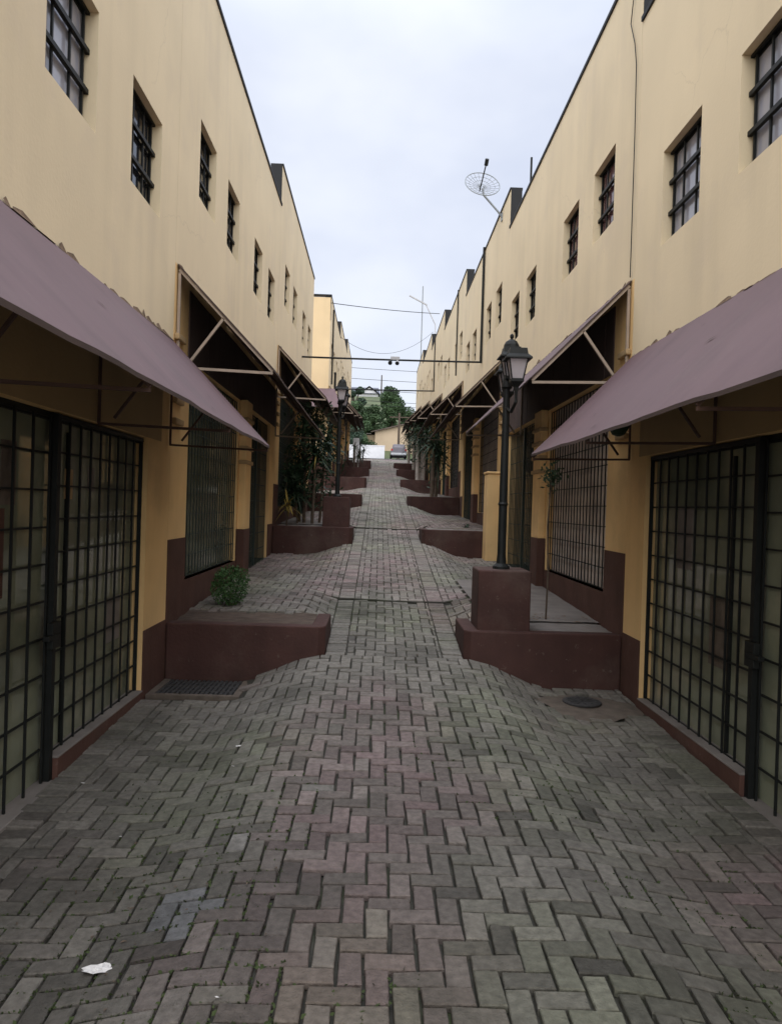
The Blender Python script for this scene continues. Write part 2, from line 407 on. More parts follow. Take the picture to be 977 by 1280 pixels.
for Y0, Y1 in ((7.2, 9.56), (9.56, 16.6), (16.6, 58.2)):
    herring(RL+.2, RR-.2, Y0, Y1, ox=.02)
    stack(RL, RL+.2, Y0, Y1); stack(RR-.2, RR, Y0, Y1)
herring(XL, RL, 7.2, 30, ox=.05); herring(RR, XR, 7.2, 30, ox=.05)
stack(XL, RL, 30, 58.2, True); stack(RR, XR, 30, 58.2, True)
me = bpy.data.meshes.new('paving'); me.from_pydata(pv.v, [], pv.f); me.materials.append(PAVER)
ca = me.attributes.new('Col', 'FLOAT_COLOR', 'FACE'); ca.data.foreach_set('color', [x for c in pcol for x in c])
po = bpy.data.objects.new('path', me); COL.objects.link(po); struct(po)
# ridge where the paving was cut and relaid
for yy, x0, x1 in ((9.56, -.55, .98), (16.6, -.7, 1.1)):
    m_ = MB(); pts = [(x0+(x1-x0)*t/14, yy-.05*math.sin((x0+(x1-x0)*t/14)*3)+random.gauss(0, .006), 0) for t in range(15)]
    m_.tube([(x, y, zg(x, y)+.000) for x, y, _ in pts], .016, 6)
    struct(m_.build('path_joint', JOINT))

# ------------------------------------------------------------------ houses
class Side:
    def __init__(s, sgn): s.s = sgn; s.w = XR if sgn > 0 else XL
    def x(s, d): return s.w - s.s*d            # d > 0 into the alley, d < 0 into the house
RS, LS = Side(1), Side(-1)
def sbox(m, sd, d0, d1, y0, y1, z0, z1, mi=0): return m.box(sd.x(d0), sd.x(d1), y0, y1, z0, z1, mi)
def sq(m, sd, pts, mi=0): return m.quad([(sd.x(d), y, z) for d, y, z in pts], mi)
def facade(sd, y0, y1, z0, z1, holes, depth, mi_f=0, mi_r=0, jit=0):
    """wall face with openings and their reveals; holes = (ya, yb, za, zb)"""
    m = MB()
    ysn = sorted(set([y0, y1]+[h[0] for h in holes]+[h[1] for h in holes])); zsn = sorted(set([z0, z1]+[h[2] for h in holes]+[h[3] for h in holes]))
    ysn = [y for y in ysn if y0 <= y <= y1]; zsn = [z for z in zsn if z0 <= z <= z1]
    for a, b in zip(ysn, ysn[1:]):
        for c, d in zip(zsn, zsn[1:]):
            cy, cz = (a+b)/2, (c+d)/2
            if any(h[0] < cy < h[1] and h[2] < cz < h[3] for h in holes): continue
            sq(m, sd, [(0,a,c),(0,b,c),(0,b,d),(0,a,d)], mi_f)
    for h in holes:
        a, b, c, d = max(h[0], y0), min(h[1], y1), max(h[2], z0), min(h[3], z1)
        if a >= b or c >= d: continue
        t = -depth
        sq(m, sd, [(0,a,c),(t,a,c),(t,a,d),(0,a,d)], mi_r); sq(m, sd, [(0,b,c),(0,b,d),(t,b,d),(t,b,c)], mi_r)
        sq(m, sd, [(0,a,d),(t,a,d),(t,b,d),(0,b,d)], mi_r); sq(m, sd, [(0,a,c),(0,b,c),(t,b,c),(t,a,c)], mi_r)
    return m
WIN = {}
WH, WW = .81, .78
def window_meshes(sd):
    """one window: frame, pane, grille, modelled once per side round its own origin (y from 0 to WW, z from 0 to WH)"""
    if sd.s in WIN: return WIN[sd.s]
    o = Vector((sd.w, 0, 0)); r = {}
    m = MB()
    for a, b, c, d in ((0,.035,0,WH),(WW-.035,WW,0,WH),(.035,WW-.035,0,.035),(.035,WW-.035,WH-.035,WH)): sbox(m, sd, -.135, -.095, a, b, c, d)
    r['frame'] = m.build('window', IRON, origin=o).data
    m = MB(); sbox(m, sd, -.112, -.102, .03, WW-.03, .03, WH-.03)
    me0 = m.build('pane', GLASSD, origin=o).data
    for nm, mt in (('dark', GLASSD), ('curtain', CURTAIN), ('red', CURTAINR)):
        c = me0.copy(); c.materials.clear(); c.materials.append(mt); r[nm] = c
    m = MB()
    for z in (WH*.34, WH*.67): sbox(m, sd, -.085, -.055, .0, WW, z-.016, z+.016)
    for z in (.0, WH-.02): sbox(m, sd, -.085, -.06, .0, WW, z, z+.018)
    for y in (.05, WW/3, 2*WW/3, WW-.05): sbox(m, sd, -.09, -.075, y-.009, y+.009, 0, WH)
    for yy in (.0, WW-.028):
        for z in (.34, .67): sbox(m, sd, -.085, -.06, yy+.004, yy+.022, WH*z-.008, WH*z+.010)
    r['grille'] = m.build('grille', IRON, origin=o).data
    for ob in list(COL.objects):
        if ob.name.split('.')[0] in ('window', 'pane', 'grille') and ob.parent is None: bpy.data.objects.remove(ob)
    WIN[sd.s] = r; return r
def add_window(root, sd, y, z, kind):
    r = window_meshes(sd)
    wo = bpy.data.objects.new('window', r['frame']); COL.objects.link(wo); wo.parent = root; wo.location = (0, y-root.location.y, z-root.location.z)
    wo.location.x = sd.w-root.location.x
    for nm, k in (('pane', kind), ('grille', 'grille')):
        c = bpy.data.objects.new(nm, r[k]); COL.objects.link(c); c.parent = wo
    return wo
def grid(m, sd, y0, y1, z0, z1, d, dy, dz, wv=.018, wh=.016, mi=0):
    ny = max(1, round((y1-y0)/dy)); nz = max(1, round((z1-z0)/dz))
    for i in range(ny+1): y = y0+(y1-y0)*i/ny; sbox(m, sd, d-wv/2, d+wv/2, y-wv/2, y+wv/2, z0, z1, mi)
    for j in range(nz+1):
        z = z0+(z1-z0)*j/nz; sbox(m, sd, d-wv/2-.012, d-wv/2, y0, y1, z-wh/2, z+wh/2, mi)
    return m
def awning(root, sd, ya, yb, zt_, zl, first=False, end_near=True):
    """sloping sheet from the wall at height zt_ to a lip at zl, with its steel frame; 0.95 m deep"""
    D = .94; m = MB(); n = 24
    for i in range(n):                                        # sheets with slight sag
        a, b = ya+(yb-ya)*i/n, ya+(yb-ya)*(i+1)/n
        sg = lambda y: .004*math.sin(y*2.1)+.003*math.sin(y*5.3+sd.s)+.002*math.sin(y*17)
        for (d0, e0), (d1, e1) in zip(((.012, 0), (.5*D, -.5), (D, -1)), ((.5*D, -.5), (D, -1))):
            h0, h1 = zt_+(zt_-zl)*e0, zt_+(zt_-zl)*e1
            sq(m, sd, [(d0,a,h0+sg(a)*-e0),(d0,b,h0+sg(b)*-e0),(d1,b,h1+sg(b)*-e1),(d1,a,h1+sg(a)*-e1)], 0)
            t = .022
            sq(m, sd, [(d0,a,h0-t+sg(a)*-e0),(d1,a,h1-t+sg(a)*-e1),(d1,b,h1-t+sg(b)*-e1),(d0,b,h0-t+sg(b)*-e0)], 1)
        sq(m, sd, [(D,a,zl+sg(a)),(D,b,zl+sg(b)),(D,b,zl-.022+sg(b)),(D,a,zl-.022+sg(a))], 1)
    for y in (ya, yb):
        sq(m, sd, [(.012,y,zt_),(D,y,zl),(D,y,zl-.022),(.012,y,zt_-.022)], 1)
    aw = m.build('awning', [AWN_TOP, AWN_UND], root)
    steel = RUSTBAR if first else TANBAR
    ysf = [ya+.02]+[ya+(yb-ya)*i/3 for i in (1, 2)]+[yb-.04] if first else [ya+.02, yb-.04]
    for y in ysf:
        wdt = .018 if first else .025; f = MB()
        f.bar((sd.x(.02), y, zt_-.05), (sd.x(D-.01), y, zl-.03), wdt)
        f.bar((sd.x(.02), y, zl-.02), (sd.x(D-.01), y, zl-.045), wdt)
        f.bar((sd.x(.13), y, zl+.02), (sd.x(.45), y, (zt_+zl)/2-.02), wdt)
        f.bar((sd.x(.025), y, zl-.02), (sd.x(.025), y, zt_-.08), wdt)
        f.build('awning_frame', steel, aw)
    for d, z in ((.47, (zt_+zl)/2-.05),):
        f = MB(); f.bar((sd.x(d), ya+.05, z), (sd.x(d), yb-.05, z), .024); f.build('purlin', RUSTBAR, aw)
    # crumbled mortar along the joint with the wall
    e = MB(); y = ya
    while y < yb:
        l = random.uniform(.05, .30); h = max(.005, random.gauss(.018, .018)); dd = random.uniform(.012, .035)
        if random.random() < .78:
            ed = min(y+l, yb); mid = (y+ed)/2+random.uniform(-.2, .2)*l
            sq(e, sd, [(dd,y,zt_-.012),(dd,ed,zt_-.012),(dd*.4,ed-.2*l,zt_+h*.6),(dd*.4,mid,zt_+h),(dd*.4,y+.15*l,zt_+h*.5)])
            sq(e, sd, [(dd,y,zt_-.012),(.002,y,zt_+h*.2),(.002,ed,zt_+h*.2),(dd,ed,zt_-.012)])
        y += l
    e.build('mortar_edge', MORTAR, aw)
    if first:                                              # slits and holes in the old sheet
        for y, d, ly, ld in ((4.05, .45, .13, .02), (5.5, .72, .03, .03), (3.4, .16, .05, .02), (6.3, .66, .04, .02), (4.8, .2, .03, .015), (5.0, .86, .05, .03)):
            y += .3*(sd.s > 0); t = MB(); H = lambda dd_: zt_+(zl-zt_)*(dd_-.012)/(D-.012)+.006
            sq(t, sd, [(d, y, H(d)), (d+ld*.5, y+ly*.4, H(d+ld*.5)), (d+ld, y+ly, H(d+ld)), (d+ld*.1, y+ly*.7, H(d+ld*.1))])
            t.build('tear', AWN_UND, aw)
    return aw

def house(sd, k, top, label, ground='shop', y0=None, y1=None, awn=(0.08, None), open_left=False, wallmat=CREAM):
    Lu = UR if sd.s > 0 else UL
    ya = (ystart(sd.s, k) if y0 is None else y0); yb = (ystart(sd.s, k+1) if y1 is None else y1)
    b = zb(k); zt = b+top
    root = thing('shop_building', (sd.w, ya, b), label, 'building', 'stepped cream shop buildings along the alley')
    A, B = ya+.003, yb-.003
    zmid = b+3.42                                           # where the awning meets the wall, cream above and ochre below
    wb_ = b+(4.25 if sd.s > 0 else 4.37)
    offs = [.74, 2.18, 4.72, 6.14] if sd.s > 0 else [.82, 2.28, 4.3, 5.75]
    if k == 0: offs = [4.55, 5.96] if sd.s > 0 else [4.28, 5.78]
    wins = [(ya+o, ya+o+WW, wb_, wb_+WH) for o in offs if ya+o+WW < yb]
    upw = facade(sd, A, B, zmid, zt-.002, wins, .14)
    sbox(upw, sd, -.2, -.001, A+.001, B-.001, zt-1.0, zt-.004)
    for y in (A, B): sq(upw, sd, [(0,y,zmid),(-.2,y,zmid),(-.2,y,zt-.002),(0,y,zt-.002)])
    upw.build('wall', wallmat, root)
    for i, h in enumerate(wins):
        kind = ('curtain' if (k == 0 and sd.s > 0) or (k, sd.s, i) in ((0, -1, 0),) else 'red' if (k == 1 and sd.s > 0 and i < 2) else random.choice(('dark', 'dark', 'red', 'dark')))
        add_window(root, sd, h[0], h[2], kind)
    # body and flat roof behind the parapet
    m = MB(); sbox(m, sd, -.21, -7.5, A+.002, B-.002, b-1.2, zt-.75)
    m.build('house_body', wallmat if k != 4 or sd.s > 0 else OCHRE_WALL, root)
    m = MB(); sbox(m, sd, -.225, .018, A, B, zt, zt+.045)
    m.build('parapet_cap', BLACK, root)
    if k > 0:
        prev_top = zb(k-1)+top
        m = MB(); sbox(m, sd, -.215, -.004, A-.012, A-.001, prev_top-.15, zt+.03)
        m.build('parapet_end', BLACK, root)
        m = MB(); sbox(m, sd, -.26, -2.2, A+.02, A+.2, zt-.8, zt-.22); sbox(m, sd, -.26, -2.2, A-.005, A+.225, zt-.22, zt-.17, 1)
        m.build('party_parapet', [CREAM, BLACK], root)
    # ground floor
    if ground == 'gate':
        g1 = ya+6.94 if sd.s > 0 else ya+6.40
        g1 = 6.72 if sd.s > 0 else 6.52
        holes = [(2.2, g1, b-1.2, b+2.45)]
    else:
        bay1 = (ya+.66, ya+3.45, b+.36, b+2.6); bay2 = (ya+4.1, ya+Lu-.62, b-.6, b+2.6)
        holes = [bay1, bay2]
    m = facade(sd, A, B, b-1.2, zmid, holes, .22)
    for y in (A, B): sq(m, sd, [(0,y,b-1.2),(-.2,y,b-1.2),(-.2,y,zmid),(0,y,zmid)])
    m.build('ground_floor_wall', OCHRE, root)
    # brown dado, 4 mm proud, cut round the openings
    dtop = b+.80; m = MB()
    if ground == 'gate':
        segs = [(g1+.001, B, b-1.2, dtop)]
    else:
        segs = [(A, bay1[0], b-1.2, dtop), (bay1[0], bay1[1], b-1.2, b+.36), (bay1[1], bay2[0], b-1.2, dtop), (bay2[1], B, b-1.2, dtop), (bay2[0], bay2[1], b-1.2, b+.12)]
    for a, c, z0, z1 in segs:
        sbox(m, sd, -.10 if z1 < b+.5 else -.0, .006, a, c, z0, z1)
    m.build('dado', DADO, root)
    if ground != 'gate':
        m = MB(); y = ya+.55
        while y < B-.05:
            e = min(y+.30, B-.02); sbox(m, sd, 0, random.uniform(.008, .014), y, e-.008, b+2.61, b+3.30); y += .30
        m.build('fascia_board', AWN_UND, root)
    else:
        m = MB(); sbox(m, sd, -.03, .004, A, B-.3, b+2.452, zmid-.01); m.build('lintel_shade', TAN, root)  # duller panel over the ochre: awning shade put into the wall colour
    # shop glass deep in the openings
    for n_, h in enumerate(holes):
        m = MB(); dd = -.10 if ground == 'gate' else (-.09 if n_ == 0 else -.15)
        sbox(m, sd, dd-.02, dd, h[0]-.02, h[1]+.02, h[2], h[3]+.05)
        gm = GLASS if ground == 'gate' else (INNER if n_ == 0 and sd.s > 0 else GLASS if n_ == 0 else GLASSD)
        sg = m.build('shop_window', gm, root)
        if ground == 'gate':
            f = MB(); sbox(f, sd, dd, dd+.03, h[0], h[1], h[3]-.05, h[3]); 
            
            for q in range(1, 3): yq = h[0]+(h[1]-h[0])*q/3; sbox(f, sd, dd+.001, dd+.02, yq-.015, yq+.015, h[2]+.5, h[3]-.1)
            for yq, zq, lw, lh, mt in (((4.20, 1.62, .17, .36, SAND), (5.05, 1.66, .13, .2, TAN), (5.45, 1.72, .12, .17, CEMENT), (3.85, 1.1, .4, .5, DADO), (5.9, .55, .3, .35, CEMENT)) if sd.s < 0 else ((5.9, 1.25, .3, .5, CEMENT), (5.2, .6, .35, .5, SAND))):
                f2 = MB(); sbox(f2, sd, dd, dd+.006, yq, yq+lw, zq, zq+lh); f2.build('pasted_sheet', mt, sg)
            f.build('window_frame', IRON, sg)
    # bars
    if ground == 'gate':
        ys_ = 4.78
        m = grid(MB(), sd, ys_+.05, g1-.02, .045, b+2.42, -.055, .188, .222, .014, .012)
        sbox(m, sd, -.070, -.04, g1-.022, g1-.005, .03, b+2.44); sbox(m, sd, -.075, -.03, ys_, g1-.024, b+2.41, b+2.44)
        ga = m.build('gate', IRON, root)
        m = grid(MB(), sd, 3.55, ys_-.06, -.12, b+2.42, -.055, .215, .222, .014, .012); ga2 = m.build('gate_leaf', IRON, root)
        m = MB(); sbox(m, sd, -.075, -.02, ys_-.03, ys_+.02, -.12, b+2.44); m.build('stile', IRON, ga2)
        m = MB(); sbox(m, sd, -.02, .02, ys_-.12, ys_+.0, .74, .90); sbox(m, sd, -.01, .03, ys_-.2, ys_-.05, .80, .83)
        m.build('lock_box', IRON, ga2, bevel=.004)
        m = grid(MB(), sd, 2.25, 3.5, -.12, b+2.42, -.055, .215, .222, .014, .012); m.build('gate_leaf', IRON, root)
        m = MB(); sbox(m, sd, -.19, .012, ys_+.02, g1-.004, -.4, .03, 0); sbox(m, sd, -.19, .016, ys_+.018, g1-.003, .03, .045, 1)
        m.build('sill', [DADO, CEMENT], root, bevel=.006)
        m = MB(); sbox(m, sd, -.19, .03, 2.2, ys_+.01, -.4, -.10); m.build('threshold', CEMENT, root, bevel=.006)
    else:
        h = bay1; m = grid(MB(), sd, h[0]+.03, h[1]-.03, h[2]+.02, h[3]-.03, -.03, .14, .23, .012, .010)
        m.build('window_bars', IRONG if sd.s < 0 else IRON, root)
        h = bay2; m = grid(MB(), sd, h[0]+.03, h[1]-.03, b+.13, h[3]-.03, -.05, .13, .26, .012, .010)
        sbox(m, sd, -.07, -.03, (h[0]+h[1])/2-.03, (h[0]+h[1])/2+.03, b+.13, h[3]-.03)
        m.build('gate', IRONG, root)
        # pilaster between the bays with ringed upper half
        pa, pb = ya+3.52, ya+3.98
        m = MB(); sbox(m, sd, .0, .10, pa, pb, b+.80, b+2.62, 0)
        pl = m.build('pilaster', OCHRE, root, bevel=.01)
        m = MB(); sbox(m, sd, .0, .105, pa-.004, pb+.004, b-1.2, b+.80); m.build('plinth', DADO, pl, bevel=.008)
        for z in (1.72, 1.92, 2.12, 2.32): m = MB(); sbox(m, sd, .0, .128, pa-.025, pb+.025, b+z, b+z+.055); m.build('ring', TAN, pl, bevel=.012)
        # end pier with ringed top, standing at the planter
        if k > 1 or True:
            pa, pb = ya+.02, ya+.30
            for q in range(5): m = MB(); z = 1.9+.2*q; sbox(m, sd, .0, .05, pa, pb, b+z, b+z+.06); m.build('pier_ring', TAN, root, bevel=.012)
    # awning
    a0 = ya+awn[0]; a1 = (yb-.05 if awn[1] is None else ya+awn[1])
    if k == 0: a0 = 1.6
    aw = awning(root, sd, a0, a1, b+3.42, b+2.46, first=(k == 0))
    return root
lab_r = ['cream shop building with white-curtained upper windows and mauve awning over its wide grid gate',
  'cream shop building behind the pedestal lamp, long thin cable down its corner',
  'cream shop building with mesh satellite dish on its parapet and dark downpipes',
  'fourth cream building up the dish side, behind the pale-trunked palms',
  'fifth cream building up the dish side, holding the far crossbar',
  'sixth cream building up the dish side, with a thin antenna mast',
  'topmost small cream building on the dish side, last before the crest']
for k in range(7):
    house(RS, k, 6.6, lab_r[k], 'gate' if k == 0 else 'shop', awn=(.06, {0: None, 1: 5.5}.get(k)))
lab_l = {0: 'cream shop building with grey-paned upper windows and peeling mauve awning over its grid gate',
  1: 'cream shop building behind the round clipped bush, dark green bars on its window',
  2: 'cream shop building above the tall leafy palm shrub, last before the side passage',
  4: 'building with a yellow-ochre end wall facing down the alley beyond the side passage',
  5: 'cream building just above the ochre-ended one on the bush side',
  6: 'topmost small cream building on the bush side, beside the far trees'}
for k in (0, 1, 2, 4, 5, 6):
    r = house(LS, k, 6.75, lab_l[k], 'gate' if k == 0 else 'shop', y0=.1 if k == 0 else None, awn=(.06, None))
    if k == 4:                                             # awning on the end wall and brown base
        y = ystart(-1, 4); b = zb(4)
        m = MB()
        m.quad([(-4.5,y-.01,b+3.3),(-1.75,y-.01,b+3.3),(-1.45,y-.95,b+2.5),(-4.5,y-.95,b+2.5)], 0)
        m.quad([(-4.5,y-.01,b+3.27),(-4.5,y-.95,b+2.47),(-1.45,y-.95,b+2.47),(-1.75,y-.01,b+3.27)], 1)
        m.quad([(-4.5,y-.95,b+2.5),(-1.45,y-.95,b+2.5),(-1.45,y-.95,b+2.47),(-4.5,y-.95,b+2.47)], 1)
        m.quad([(-1.75,y-.01,b+3.3),(-1.75,y-.01,b+3.27),(-1.45,y-.95,b+2.47),(-1.45,y-.95,b+2.5)], 1)
        m.build('end_awning', [AWN_TOP, AWN_UND], r)
        m = MB(); m.box(-9, -1.965, y-.012, y-.003, b-1, b+.8); m.build('end_dado', DADO, r)
        m = MB(); m.box(-9, -1.99, y-.010, y-.004, b+.8, b+9.5-.0-b+b*0 if False else b+6.7); m.build('end_wall', OCHRE_WALL, r)
        m = MB(); m.box(-9, -1.95, y-.03, y+.19, b+6.76, b+6.81); m.build('end_cap', BLACK, r)
# low ochre gate pier at the foot of the dish building
m = MB(); m.box(XR-.34, XR-.01, 14.14, 14.58, zs(1, 14.3)-.2, 2.36); m.box(XR-.36, XR-.005, 14.12, 14.59, 2.36, 2.40)
tag(m.build('gate_pier', OCHRE, bevel=.01), 'low square ochre pier standing before the second planter on the lamp side', 'pier')

# ------------------------------------------------------------------ planters
lab_p = {(1,1): 'brown planter carrying the tall lamp and its square pedestal', (-1,1): 'brown planter in front of the round clipped bush',
 (1,2): 'empty-looking brown planter just uphill of the tall lamp, small low plant on top', (-1,2): 'brown planter with lamp pedestal and tall leafy palm shrub',
 (1,3): 'third brown planter up the dish side, under the first palms', (-1,3): 'third brown planter up the bush side, below the ochre end wall',
 (1,4): 'fourth brown planter up the dish side, among pale palm trunks', (-1,4): 'fourth brown planter up the bush side, against the ochre end wall',
 (1,5): 'fifth brown planter up the dish side', (-1,5): 'fifth brown planter up the bush side, below the white board',
 (1,6): 'highest brown planter on the dish side near the crest', (-1,6): 'highest brown planter on the bush side near the crest'}
for s_, k, dp in PL:
    y0 = ystart(s_, k); zt = zb(k)+.02; sd = RS if s_ > 0 else LS
    xr = RR if s_ > 0 else RL; xo = sd.w-s_*(.012 if True else 0)
    root = thing('planter', ((xr+xo)/2, y0, zt-.5), lab_p[s_, k], 'planter', 'brown masonry planters stepping up the alley')
    inx = xr+s_*.14                                    # inner edge of the side kerb
    m = MB(); zbot = zc(y0)-.75; ch = .05
    # front wall with the corner cut off
    P = [(xo, y0), (xr+s_*ch*1.3, y0), (xr, y0+ch*1.6), (xr, y0+dp), (inx, y0+dp), (inx, y0+.15), (xo, y0+.15)]
    n = len(P); i = len(m.v)
    m.v += [(x, y, zbot) for x, y in P]+[(x, y, zt) for x, y in P]
    for a in range(n): m.f.append((i+a, i+(a+1)%n, i+n+(a+1)%n, i+n+a)); m.m.append(0); m.c.append(None)
    m.f.append((i+n, i+n+1, i+n+2, i+n+5, i+n+6)); m.m.append(0); m.c.append(None)
    m.f.append((i+n+2, i+n+3, i+n+4, i+n+5)); m.m.append(0); m.c.append(None)
    m.build('planter_wall', BROWN, root, bevel=.012)
    m = MB(); bz = zt-.035
    nx, ny = 8, 10
    X = [inx+(xo-inx)*i/nx for i in range(nx+1)]; Yv = [y0+.15+(dp-.15)*j/ny for j in range(ny+1)]
    hz = {}
    for i in range(nx+1):
        for j in range(ny+1): hz[i,j] = bz+random.gauss(0, .005)+.25*(Yv[j]-y0)/(7.2)
    for i in range(nx):
        for j in range(ny): m.quad([(X[a],Yv[c],hz[a,c]) for a,c in ((i,j),(i+1,j),(i+1,j+1),(i,j+1))])
    m.build('bed', CEMENT if (s_ > 0 or k == 2) else SOIL, root)

for x0, x1, y0, y1 in ((1.18, XR-.012, 7.93, 11.1), (XL+.012, -.95, ystart(-1, 2)+.98, ystart(-1, 2)+2.2)):
    m = MB(); nx, ny = 8, 14
    for i in range(nx):
        for j in range(ny):
            q = [(x0+(x1-x0)*a/nx, y0+(y1-y0)*c/ny) for a, c in ((i,j),(i+1,j),(i+1,j+1),(i,j+1))]
            m.quad([(x, y, zg(x, y)+.004+.008*(h2(round(x*50), round(y*50))-.5)) for x, y in q])
    struct(m.build('path_slab', CEMENT))
# ------------------------------------------------------------------ street lamps: pedestal, post, three lanterns
def lantern(m, gl, cx, cy, z, sc=1.0, dome=True):
    q = math.pi/4
    gl.lathe([(.075*sc, z+.03), (.125*sc, z+.225*sc)], cx, cy, 4, rot=q)
    m.lathe([(.02,z-.09),(.03,z-.05),(.05,z-.03),(.092*sc,z-.0),(.092*sc,z+.025),(.07*sc,z+.032)], cx, cy, 4, rot=q)
    for a in range(4):
        t = q+a*math.pi/2
        m.bar((cx+.082*sc*math.cos(t), cy+.082*sc*math.sin(t), z+.025), (cx+.132*sc*math.cos(t), cy+.132*sc*math.sin(t), z+.23*sc), .012)
    m.lathe([(.19*sc,z+.225*sc),(.185*sc,z+.24*sc),(.135*sc,z+.275*sc),(.12*sc,z+.335*sc)], cx, cy, 4, rot=q)
    if dome: m.lathe([(.085*sc,z+.335*sc),(.08*sc,z+.365*sc),(.06*sc,z+.40*sc),(.03*sc,z+.42*sc),(.012*sc,z+.43*sc),(.022*sc,z+.45*sc),(.02*sc,z+.47*sc),(.004,z+.485*sc)], cx, cy, 10)
def lamp(x, y, z, label, rot=0):
    root = thing('street_lamp', (x, y, z), label, 'street lamp', 'three-lantern lamps on brown pedestals')
    m = MB(); m.box(x-.255, x+.255, y-.255, y+.255, z-.06, z+.575); m.build('pedestal', BROWN, root, bevel=.014)
    m = MB(); m.lathe([(.085,z+.575),(.085,z+.60),(.05,z+.63),(.042,z+.72),(.042,z+1.2),(.052,z+1.22),(.042,z+1.24),(.036,z+2.1),(.034,z+2.36),(.055,z+2.38),(.05,z+2.42),(.03,z+2.5)], x, y, 12)
    for dx, dy in ((.045,-.28),(.06,.33)):
        m.tube([(x, y, z+2.18), (x+dx*.55, y+dy*.55, z+2.12), (x+dx, y+dy, z+2.2), (x+dx, y+dy, z+2.3)], .016, 7)
    m.build('post', IRON, root, smooth=False)
    for dx, dy, dz in ((.035, 0, 2.46), (.045, -.28, 2.39), (.06, .33, 2.36)):
        m = MB(); gl = MB(); lantern(m, gl, x+dx, y+dy, z+dz, .94, dy == 0)
        lo = m.build('lantern', IRON, root); gl.build('lantern_glass', FROST, lo)
    return root
lp = lamp(1.245, 7.55, .52, 'black three-lantern lamp on square brown pedestal beside the thin sapling')
l2 = copy_tree(lp); l2.location = (-.79, 14.75, 1.27)
l2['label'] = 'smaller-looking black lamp on brown pedestal beside the tall leafy palm shrub'

# ------------------------------------------------------------------ plants
def bush(x, y, z, r, label):
    root = thing('clipped_bush', (x, y, z), label, 'bush')
    m = MB(); m.tube([(x, y, z-.03), (x+.01, y, z+r*.8)], .018, 6, r2=.01); m.build('stem', BARK, root)
    m = MB(); 
    for _ in range(2600):
        a, b = random.uniform(0, 2*math.pi), math.acos(random.uniform(-1, 1)); rr = r*(random.random()**.28)*(1+.10*math.sin(3*a+1)*math.sin(2*b)+.05*math.sin(7*a))
        m.leaf((x+rr*math.sin(b)*math.cos(a), y+rr*math.sin(b)*math.sin(a), z+r*1.02+rr*math.cos(b)*1.08), random.uniform(.02, .038), .6)
    m.build('foliage', LEAF, root)
bush(-1.60, 8.42, zs(-1, 8.42)-.01, .215, 'round clipped green bush on the paving behind the first planter')
def palm(x, y, z, stems, label, leafy=0, leafm=LEAFD, barkm=BARK, fl=.75, nf=46, name='palm_shrub', dead=0, cat='palm', fw_=.05):
    root = thing(name, (x, y, z), label, cat)
    m = MB(); f = MB()
    for (dx, dy, h, r) in stems:
        pts = [(x+dx*.3*t/5*random.uniform(.8, 1.2)+dx*.7, y+dy, z-.05+h*t/5) for t in range(6)]
        m.tube(pts, r, 8, r2=r*.75)
        tx, ty, tz = pts[-1]
        for i in range(nf):
            f.frond((tx+random.gauss(0, .02), ty+random.gauss(0, .02), tz-random.random()*.38*fl), random.uniform(0, 2*math.pi), random.uniform(-.35, 1.35), fl*random.uniform(.55, 1.1), fw_*random.uniform(.7, 1.2), random.uniform(.25, .85), m=1 if random.random() < dead else 0)
    for _ in range(leafy):
        dx, dy, h, r = random.choice(stems); t = random.random()**.6
        f.leaf((x+dx+random.gauss(0, .17), y+dy+random.gauss(0, .17), z+.25+(h+.15)*t), random.uniform(.06, .17), .38)
    m.build('trunk', barkm, root); f.build('fronds', [leafm, LEAFY], root)
    return root
palm(-1.42, 15.55, zb(2)+.05, [(-.12, .1, 2.05, .035), (.14, -.1, 1.55, .03), (.3, .35, 1.75, .03), (-.3, .45, 1.2, .03), (.05, .6, 2.2, .03), (-.28, -.05, .8, .02)], 'tall dark leafy palm shrub crowding the lamp planter by the ochre pier', fl=.58, nf=95, dead=.03, fw_=.05, leafy=2200, cat='palm shrub')
palm(-1.75, 14.75, zb(2), [(0, 0, .5, .02)], 'low yellowing shrub at the foot of the ochre pier', leafm=LEAFY, fl=.4, nf=26, cat='shrub', name='yellow_shrub')
pz = [(1.62, 22.9, [(0, 0, 1.75, .06), (.2, .35, 1.35, .05)], 'palm with thin brown trunk rising from the third planter on the dish side', BARK, .75),
      (1.6, 29.8, [(-.12, 0, 1.7, .085), (.18, .15, 1.9, .10)], 'twin-trunked pale palm in the fourth planter on the dish side', BARKP, .85),
      (1.75, 31.2, [(0, 0, 2.1, .07)], 'slim pale palm standing just uphill of the twin-trunked palm', BARKP, .8),
      (1.7, 37.6, [(0, 0, 1.9, .08), (.25, .2, 1.6, .07)], 'palm in the fifth planter on the dish side', BARKP, .8),
      (1.75, 45.0, [(0, 0, 1.9, .08)], 'smallest-looking palm in the highest planter on the dish side', BARKP, .8)]
for x, y, st, lb, bk, fl in pz:
    palm(x, y, zs(1, y)+.02, st, lb, leafm=LEAFD, barkm=bk, fl=fl*1.1, nf=84, fw_=.055, leafy=420)['group'] = 'palms in the planters'
for x, y, lb in ((-1.2, 36.4, 'dark palm shrub in the fifth planter on the bush side'), (-1.1, 43.4, 'dark palm shrub in the highest planter on the bush side')):
    palm(x, y, zs(-1, y)+.02, [(0, 0, 1.1, .05), (.2, .2, .7, .04)], lb, fl=.6, nf=44)['group'] = 'palms in the planters'
palm(1.9, 15.9, zb(2)+.02, [(0, 0, .08, .02)], 'low spiky green plant lying in the bed above the second planter', fl=.34, nf=22, name='low_plant', cat='plant')
palm(-.62, 8.05, zb(1)-.02, [(0, 0, .04, .01)], 'small tuft of weeds at the corner of the first planter on the bush side', leafm=LEAF, fl=.14, nf=26, name='weed_tuft', cat='weeds', fw_=.012)
